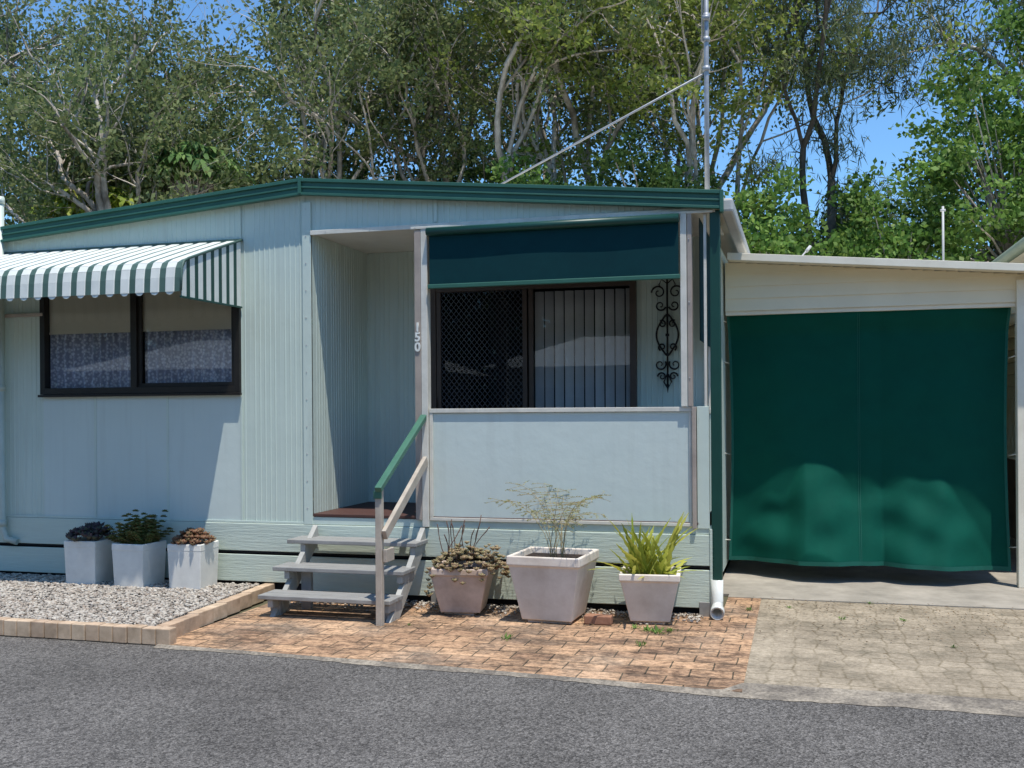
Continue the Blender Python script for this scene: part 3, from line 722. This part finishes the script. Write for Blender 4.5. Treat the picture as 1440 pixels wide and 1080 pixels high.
c=dome(-5.20,-.25,.485,.185,.13,90); rosettes('succulent',c,[rg.uniform(.045,.07) for _ in c],12,lf_red,'low reddish brown rosette succulent in white pot','plant',rg)
c=dome(-2.64,-.30,.38,.29,.18,150)
for i in range(60):
    a=rg.uniform(0,6.28); r=.28; c.append(np.array([-2.64+r*math.cos(a)*1.08+.05,-.30+r*math.sin(a),.43-rg.uniform(0,.16)]))
for i in range(8): c.append(np.array([-2.86+rg.uniform(-.03,.05),-.58+rg.uniform(-.02,.03),.38-.03*i]))
for i in range(24): c.append(np.array([-2.38+rg.uniform(-.08,.05),-.35+rg.uniform(-.12,.12),.45+rg.uniform(-.10,.10)]))
PS=empty('succulent',(-2.64,-.3,.36),'pinkish trailing jade succulent with bare dark stems','plant')
rosettes('leaves',c,[rg.uniform(.03,.06) for _ in c],12,lf_pink,None,None,rg,parent=PS)
b=MB()
for i in range(12):
    a=rg.uniform(0,6.28); p=Vector((-2.70+rg.uniform(-.12,.10),-.3+rg.uniform(-.1,.1),.40)); pts=[p]; d=Vector((math.cos(a)*.4,math.sin(a)*.3,1)).normalized()
    for k in range(6): d=(d+Vector((rg.uniform(-.25,.25),rg.uniform(-.2,.2),.05))).normalized(); pts.append(pts[-1]+d*rg.uniform(.04,.08))
    b.tube(pts,[.005,.0045,.004,.004,.0035,.005,.004],5)
b.obj('stem',M('dark_stem',(.12,.07,.05),None,30,.8),PS)
FS=empty('feathery_shrub',(-1.88,-.4,.5),'sparse feathery pale green shrub in concrete pot','plant')
b=MB(); C=[];A=[]
for i in range(15):
    a=i*2.4+rg.uniform(-.3,.3); p=Vector((-1.84+rg.uniform(-.07,.07),-.40+rg.uniform(-.05,.05),.48)); out=rg.uniform(.02,.30)
    d=Vector((math.cos(a)*out,math.sin(a)*out,1)).normalized(); pts=[p]; L=rg.uniform(.46,.80)
    for k in range(10):
        t=k/10; d=(d+Vector((math.cos(a)*.16*t*1.6,math.sin(a)*.12*t*1.6,-.13*t*1.5))+Vector(rg.normal(0,.05,3))).normalized(); pts.append(pts[-1]+d*L/10)
    b.tube(pts,[.0032*(1-.06*k) for k in range(11)],4)
    for k in range(5,11):
        for s in (-1,1):
            q=pts[k]; sd=Vector((-math.sin(a)*s,math.cos(a)*s,rg.uniform(-.25,.35)))+d*rg.uniform(.1,.6); sd.normalize(); l=rg.uniform(.07,.16)
            e=[q+sd*l*j/7+Vector((0,0,-.02*(j/7)**2)) for j in range(8)]
            b.tube([e[0],e[4],e[7]],.0016,3)
            for j in range(1,8):
                for s2 in (-1,1):
                    if rg.uniform()<.6:
                        C.append(np.array(e[j])); w=np.array(sd.cross(Vector((0,0,1))))*s2*.8+np.array(sd)*.5+rg.normal(0,.2,3); A.append(w/np.linalg.norm(w)*rg.uniform(.014,.024))
b.obj('stem',M('straw_stem',(.38,.31,.17),None,20,.8),FS)
C=np.array(C);A=np.array(A);B=unit(np.cross(A,rg.normal(0,1,A.shape)))*.004
V_,F_=leafquads(C,A,B); npmesh('leaves',V_,F_,lf_feather,FS)
def blades(name,cx,cy,cz,n,lmin,lmax,w,mat,label,spread=.6,serr=True,droop=.5):
    V=[];F=[]
    for i in range(n):
        a=rg.uniform(0,6.28); el=rg.uniform(.0,1)**1.9*spread; L=rg.uniform(lmin,lmax)*(1-.10*el)
        p=np.array([cx+rg.uniform(-.14,.14),cy+rg.uniform(-.13,.13),cz]); d=np.array([math.cos(a)*math.sin(el),math.sin(a)*math.sin(el),math.cos(el)])
        side=np.array([-math.sin(a+.8),math.cos(a+.8),0]); k=14; i0=len(V)
        for j in range(k+1):
            t=j/k; ww=w*(1-t**5)*(.60 if (serr and j%2) else 1.2)+.0015
            V.append(p+side*ww);V.append(p+np.array([d[0],d[1],0])*-.006);V.append(p-side*ww)
            p=p+d*L/k; d=d+np.array([math.cos(a)*.04,math.sin(a)*.04,-droop*.10*math.sin(el)]); d/=np.linalg.norm(d)
        for j in range(k):
            q=i0+3*j; F.append((q,q+1,q+4,q+3)); F.append((q+1,q+2,q+5,q+4))
    return npmesh(name,V,F,mat,label=label,cat='plant')
blades('spiky_fern',-1.13,-.30,.34,80,.20,.56,.019,lf_fern,'yellow green serrated upright fern in concrete pot',1.2)
def weeds(name,pts,**k):
    V=[];F=[]
    for x,y,s in pts:
        for i in range(26):
            a=rg.uniform(0,6.28);el=rg.uniform(.1,1.2);L=s*rg.uniform(.4,1); d=np.array([math.cos(a)*math.cos(el),math.sin(a)*math.cos(el),math.sin(el)])
            p=np.array([x+rg.normal(0,s*.35),y+rg.normal(0,s*.35),.008]); sd=np.array([-math.sin(a),math.cos(a),0])*L*.16; i0=len(V)
            V+= [p,p+d*L*.5+sd,p+d*L,p+d*L*.5-sd]; F.append((i0,i0+1,i0+2,i0+3))
    npmesh(name,V,F,lf_bright,**k)
weeds('weeds',[(-1.02,-.72,.07),(-1.10,-.66,.06),(-.95,-.66,.05),(-2.05,-1.18,.055),(-1.08,-1.15,.055),(-1.2,-.6,.04),(.3,.1,.03),(-.1,.5,.03),(.75,.15,.03),(1.0,-.7,.03),(-.42,.3,.04),(-2.9,-.9,.02),(.55,.83,.03)],kind='stuff',label='small green weeds growing between the pavers',cat='weeds')
n=1500; C=np.stack([rg.uniform(-4.3,1.8,n),-.02-np.abs(rg.normal(0,.45,n)),np.full(n,.022)],1)
m2=C[:,0]>-.5; C[m2,1]=.85-np.abs(rg.normal(0,.9,m2.sum()))
aa=rg.uniform(0,6.28,n); A=np.stack([np.cos(aa),np.sin(aa),rg.uniform(-.1,.3,n)],1)*rg.uniform(.012,.04,(n,1)); B=np.stack([-np.sin(aa),np.cos(aa),rg.uniform(-.3,.3,n)],1)*.005
V_,F_=leafquads(C,A,B); npmesh('leaf_litter',V_,F_,lf_litter,label='dry fallen leaves scattered on the paving',cat='leaves',kind='stuff')
# ------------------------------------------------------------ trees
def leafcloud(P,sig,per,L,Wd,rng,droop=.3,flat=1.0):
    P=np.repeat(np.asarray(P),per,axis=0); n=len(P)
    C=P+rng.normal(0,1,(n,3))*np.array([sig,sig,sig*flat])
    A=rng.normal(0,1,(n,3)); A[:,2]-=droop; A=unit(A)*(L*rng.uniform(.6,1.3,(n,1)))
    B=unit(np.cross(A,rng.normal(0,1,(n,3))))*Wd*rng.uniform(.7,1.3,(n,1))
    return leafquads(C-A*.5,A,B)
def tree(x,y,h,r0,seed,leaf,bark,label,lean=(0,0),levels=5,nch=(2,3,3,3,2),spread=.42,per=11,sig=.13,L=.12,Wd=.03,droop=.3,first=.24,up=.16,name='paperbark_tree',zmin=3.0,zmax=11.5,flat=.8,group='tall trees behind the home',leafmin=4,shoots=2,wob0=.10,gap=.16):
    rng=np.random.RandomState(seed)
    T=empty(name,(x,y,0),label,'tree'); T['group']=group
    b=MB(); LP=[]
    def grow(p,d,r,length,lv,cont=True):
        n=8 if lv<2 else 5; pts=[Vector(p)]; rs=[r]; wob=wob0 if lv<2 else .2
        r1=r*(.76 if lv<levels-1 else .3)
        for k in range(n):
            d=(d+Vector(rng.normal(0,wob,3))+Vector((0,0,up if lv<3 else .02))).normalized()
            pts.append(pts[-1]+d*length/n); rs.append(r+(r1-r)*(k+1)/n)
        b.tube(pts,rs,9 if lv<2 else (6 if lv<4 else 3),cap=False)
        if lv>=leafmin and rng.uniform()>gap:
            for k in range(1,len(pts)):
                if zmin<pts[k].z<zmax: LP.append(tuple(pts[k]))
        if lv<levels:
            c=nch[lv]; a0=rng.uniform(0,6.28)
            u=d.cross(Vector((.3,.2,.9))); u.normalize(); w=d.cross(u)
            for i in range(c):
                an=a0+i*6.283/c+rng.uniform(-.5,.5); sp=spread*rng.uniform(.5,1.35)
                if i==0: sp*=.5
                nd=(d*math.cos(sp)+(u*math.cos(an)+w*math.sin(an))*math.sin(sp)).normalized()
                st=pts[-1] if i<2 else pts[rng.randint(len(pts)//2,len(pts))]
                grow(st,nd,r1*(.90 if i==0 else .66),length*rng.uniform(.70,.92),lv+1)
            if lv in (1,2,3):
                for s in range(shoots):
                    an=rng.uniform(0,6.28); st=pts[rng.randint(1,len(pts))]
                    nd=(d*.3+(u*math.cos(an)+w*math.sin(an))).normalized()
                    grow(st,nd,.016,rng.uniform(.7,1.3),4)
    grow((x,y,-.05),Vector((lean[0],lean[1],1)).normalized(),r0,h*first,0)
    b.obj('trunk',bark,T)
    V_,F_=leafcloud(LP,sig,per,L,Wd,rng,droop,flat); npmesh('crown',V_,F_,leaf,T)
    return T
LB='tall paperbark with pale forked trunk and grey green crown'
tree(-13.4,9.9,14,.26,21,lf_paper,bark_w,LB,(.05,0),spread=.5,first=.2,nch=(3,3,3,3,2),gap=.3)
tree(-12.0,9.9,13.5,.30,2,lf_paper,bark_w,'thick white multi-forked paperbark tree behind the home',(-.1,0),spread=.6,first=.18,nch=(3,3,3,3,2),wob0=.14,gap=.35)
tree(-17.2,11.5,15,.26,3,lf_paper,bark_w,LB,(-.1,0))
tree(-15.6,13.5,15,.24,33,lf_paper,bark_w,LB,(0,0),nch=(3,3,3,3,2))
tree(-10.6,13.5,15,.22,4,lf_olive,bark_w,LB,(.05,0))
tree(-9.0,11.2,14,.17,5,lf_paper,bark_w,LB,(.08,0),gap=.25)
tree(-7.9,12.4,14.5,.18,6,lf_paper,bark_w,LB,(-.05,0))
tree(-6.5,11.0,14,.15,17,lf_paper,bark_w,LB,(.06,0),spread=.34,gap=.2)
tree(-5.0,10.6,14,.14,8,lf_olive,bark_w,LB,(.03,0),spread=.36,gap=.2)
tree(-4.3,12.8,14,.15,88,lf_paper,bark_w,LB,(.0,0),spread=.36)
tree(-3.4,10.8,14,.16,9,lf_paper,bark_w,LB,(.0,0),spread=.36,gap=.2)
tree(-2.4,13.0,14.5,.16,10,lf_paper,bark_w,LB,(.02,0),spread=.36)
tree(-1.7,11.2,13.5,.14,12,lf_olive,bark_w,'paperbark with yellow olive crown',(-.02,0),spread=.30)
tree(.30,12.0,14.5,.15,13,lf_casu,bark_d,'dark trunked wispy she-oak tree against blue sky',(-.02,0),spread=.36,per=16,sig=.16,L=.26,Wd=.011,droop=1.4,name='casuarina_tree',nch=(2,2,3,2,2),shoots=3,wob0=.05,up=.2,gap=.1)
tree(5.2,13.0,14,.20,15,lf_casu,bark_w,'grey trunked gum tree with sparse crown',(.02,0),spread=.32,per=12,sig=.18,L=.2,Wd=.018,droop=.8,name='gum_tree',wob0=.06)
def shrub(x,y,z,rx,rz,nc,per,leaf,seed,label,L=.11,Wd=.036,name='leafy_tree',sg=.15,group='leafy green trees behind the homes'):
    rng=np.random.RandomState(seed); T=empty(name,(x,y,0),label,'tree'); T['group']=group
    d=unit(rng.normal(0,1,(nc,3))); rr=rng.uniform(.3,1.0,(nc,1))**.5*(1+.22*np.sin(d[:,:1]*5+seed)+.2*np.sin(d[:,1:2]*7)); P=np.array([x,y,z])+d*rr*np.array([rx,rx,rz])
    b=MB(); top=Vector((x,y,z-rz*.5)); b.tube([(x,y,-.05),(x+.05,y,z*.3),tuple(top)],[.11,.09,.07],8)
    for p in P[::3]: 
        q=Vector(tuple(p)); b.tube([top,top.lerp(q,.5)+Vector((0,0,.15)),q],[.04,.02,.008],4,cap=False)
    b.obj('trunk',bark_w,T)
    V_,F_=leafcloud(P,sg,per,L,Wd,rng,.2,.65); npmesh('crown',V_,F_,leaf,T); return T
shrub(1.6,10.0,3.7,1.3,1.6,170,70,lf_bright,41,'dense bright green leafy tree behind carport roof')
shrub(3.5,10.8,5.0,1.9,2.3,250,70,lf_bright,42,'tall bright green leafy tree behind carport')
shrub(5.0,12.5,6.3,2.3,3.0,260,70,lf_bright,43,'tall dense green leafy tree')
shrub(-.55,9.2,3.9,1.0,1.5,120,65,lf_bright,44,'compact bright green shrub behind carport roof')
shrub(.9,13.5,3.8,1.6,2.0,150,60,lf_dark,45,'dark green tree behind carport')
shrub(2.0,16.5,4.9,1.5,2.1,130,36,lf_casu,49,'grey green feathery tree behind',L=.28,Wd=.012,sg=.25)
shrub(-4.5,9.6,5.0,1.2,1.05,110,60,lf_bright,46,'bright green shrub rising behind the home roof')
shrub(-2.6,9.8,5.0,1.0,1.2,110,60,lf_mid,47,'dark green shrub rising behind the home roof')
shrub(-6.6,13.5,5.9,1.6,1.6,130,50,lf_mid,50,'dark green understorey tree behind the home')
shrub(-9.4,13.0,6.0,1.8,1.8,150,50,lf_dark,51,'dark green understorey tree behind the home')
shrub(-12.4,12.5,6.4,2.0,2.1,180,50,lf_mid,52,'dark green understorey tree behind the home')
shrub(-16.2,12.5,6.6,2.3,2.4,190,50,lf_dark,53,'dark green understorey tree behind the home')
def umbrella(x,y,z,rx,rz,n,leaf,seed,label):
    rng=np.random.RandomState(seed); T=empty('umbrella_tree',(x,y,0),label,'tree'); T['group']='umbrella trees behind the home'
    b=MB(); V=[];F=[]; top=Vector((x,y,z-rz))
    b.tube([(x,y,-.05),top],[.07,.05],6)
    for i in range(n):
        d=rng.normal(0,1,3); d/=np.linalg.norm(d); d[2]=abs(d[2])*.9-.3; c=np.array([x,y,z])+d*np.array([rx,rx*.8,rz])*rng.uniform(.5,1)
        b.tube([top,Vector(tuple(c))],[.018,.008],4,cap=False)
        tilt=rng.normal(0,.25,2); m=9
        for k in range(m):
            a=k*6.283/m+rng.uniform(-.1,.1); o=np.array([math.cos(a),math.sin(a),0]); o[2]=tilt[0]*o[0]+tilt[1]*o[1]
            s=np.array([-math.sin(a),math.cos(a),0]); L=rng.uniform(.26,.40); i0=len(V)
            p0=c+o*.04; p1=c+o*L*.5+np.array([0,0,-.02]); p2=c+o*L*.85+np.array([0,0,-.13]); p3=c+o*L+np.array([0,0,-.24])
            V+=[p0,p1+s*.055,p1-s*.055,p2+s*.05,p2-s*.05,p3]; F+=[(i0,i0+1,i0+2),(i0+1,i0+3,i0+4),(i0+1,i0+4,i0+2),(i0+3,i0+5,i0+4)]
    b.obj('trunk',bark_w,T)
    npmesh('crown',V,F,leaf,T)
umbrella(-13.2,8.95,5.75,1.25,.55,75,lf_umb,61,'umbrella tree with drooping yellow green leaflets')
umbrella(-11.1,9.0,6.35,.95,.75,60,lf_umbd,62,'umbrella tree with dark glossy leaflets')
umbrella(-14.0,9.6,6.7,1.1,.7,60,lf_umbd,63,'umbrella tree with dark glossy leaflets')
rng=np.random.RandomState(77); n=3200
X=rng.uniform(-45,22,n); Y=rng.uniform(22,30,n); hh=np.where(X<-4,8.2,5.2); Z=(rng.uniform(0,1,n)**.6)*(hh+1.3*np.sin(X*.5)+1.1*np.sin(X*1.3))
V_,F_=leafcloud(np.stack([X,Y,Z],1),.5,24,.32,.09,rng)
npmesh('distant_woodland',V_,F_,lf_dark,label='dense dark green woodland far behind the homes',cat='woodland',kind='stuff')
n=1500; X=rng.uniform(-32,22,n); Y=rng.uniform(-27,-22,n); Z=rng.uniform(0,1,n)*(7.5+1.6*np.sin(X*.5)+1.2*np.sin(X*1.3))
V_,F_=leafcloud(np.stack([X,Y,Z],1),.6,22,.6,.18,rng)
npmesh('reflection_woodland',V_,F_,lf_dark,label='unseen dark tree belt added to darken the glass reflections',cat='woodland',kind='stuff')  # unseen foliage mass, added so window and door reflections turn darker
# ------------------------------------------------------------ light, sky, camera
Sd=Vector((.20,-.22,1)).normalized()
w=bpy.data.worlds.new('World'); scene.world=w; w.use_nodes=True; nt=w.node_tree
sky=nt.nodes.new('ShaderNodeTexSky'); sky.sky_type='NISHITA'; sky.sun_disc=False
sky.sun_elevation=math.asin(Sd.z); sky.sun_rotation=math.atan2(Sd.x,Sd.y); sky.air_density=1.0; sky.dust_density=.2; sky.ozone_density=3.0
tint=mixc(nt,1.0,sky.outputs[0],(.80,1.12,1.32),'MULTIPLY')
bg=nt.nodes['Background']; bg.inputs[1].default_value=.15; nt.links.new(tint,bg.inputs[0])
ld=bpy.data.lights.new('sun','SUN'); ld.energy=5.0; ld.angle=math.radians(.5); ld.color=(1,.95,.87)
lo=bpy.data.objects.new('sun',ld); COL.objects.link(lo); lo.rotation_euler=Sd.to_track_quat('Z','Y').to_euler(); lo.location=(5,-5,20)
cd=bpy.data.cameras.new('camera'); cam=bpy.data.objects.new('camera',cd); COL.objects.link(cam)
cd.sensor_width=36; cd.lens=36*1450/1440; cd.shift_y=37/1440; cd.clip_end=2000; cd.clip_start=.05
cam.matrix_world=Matrix.Translation((0,-8.3,1.65))@Matrix.Rotation(math.atan(.28),4,'Z')@Matrix.Rotation(math.radians(90),4,'X')@Matrix.Rotation(math.radians(-.4),4,'Z')
scene.camera=cam
scene.view_settings.view_transform='Standard'; scene.view_settings.look='None'; scene.view_settings.exposure=0
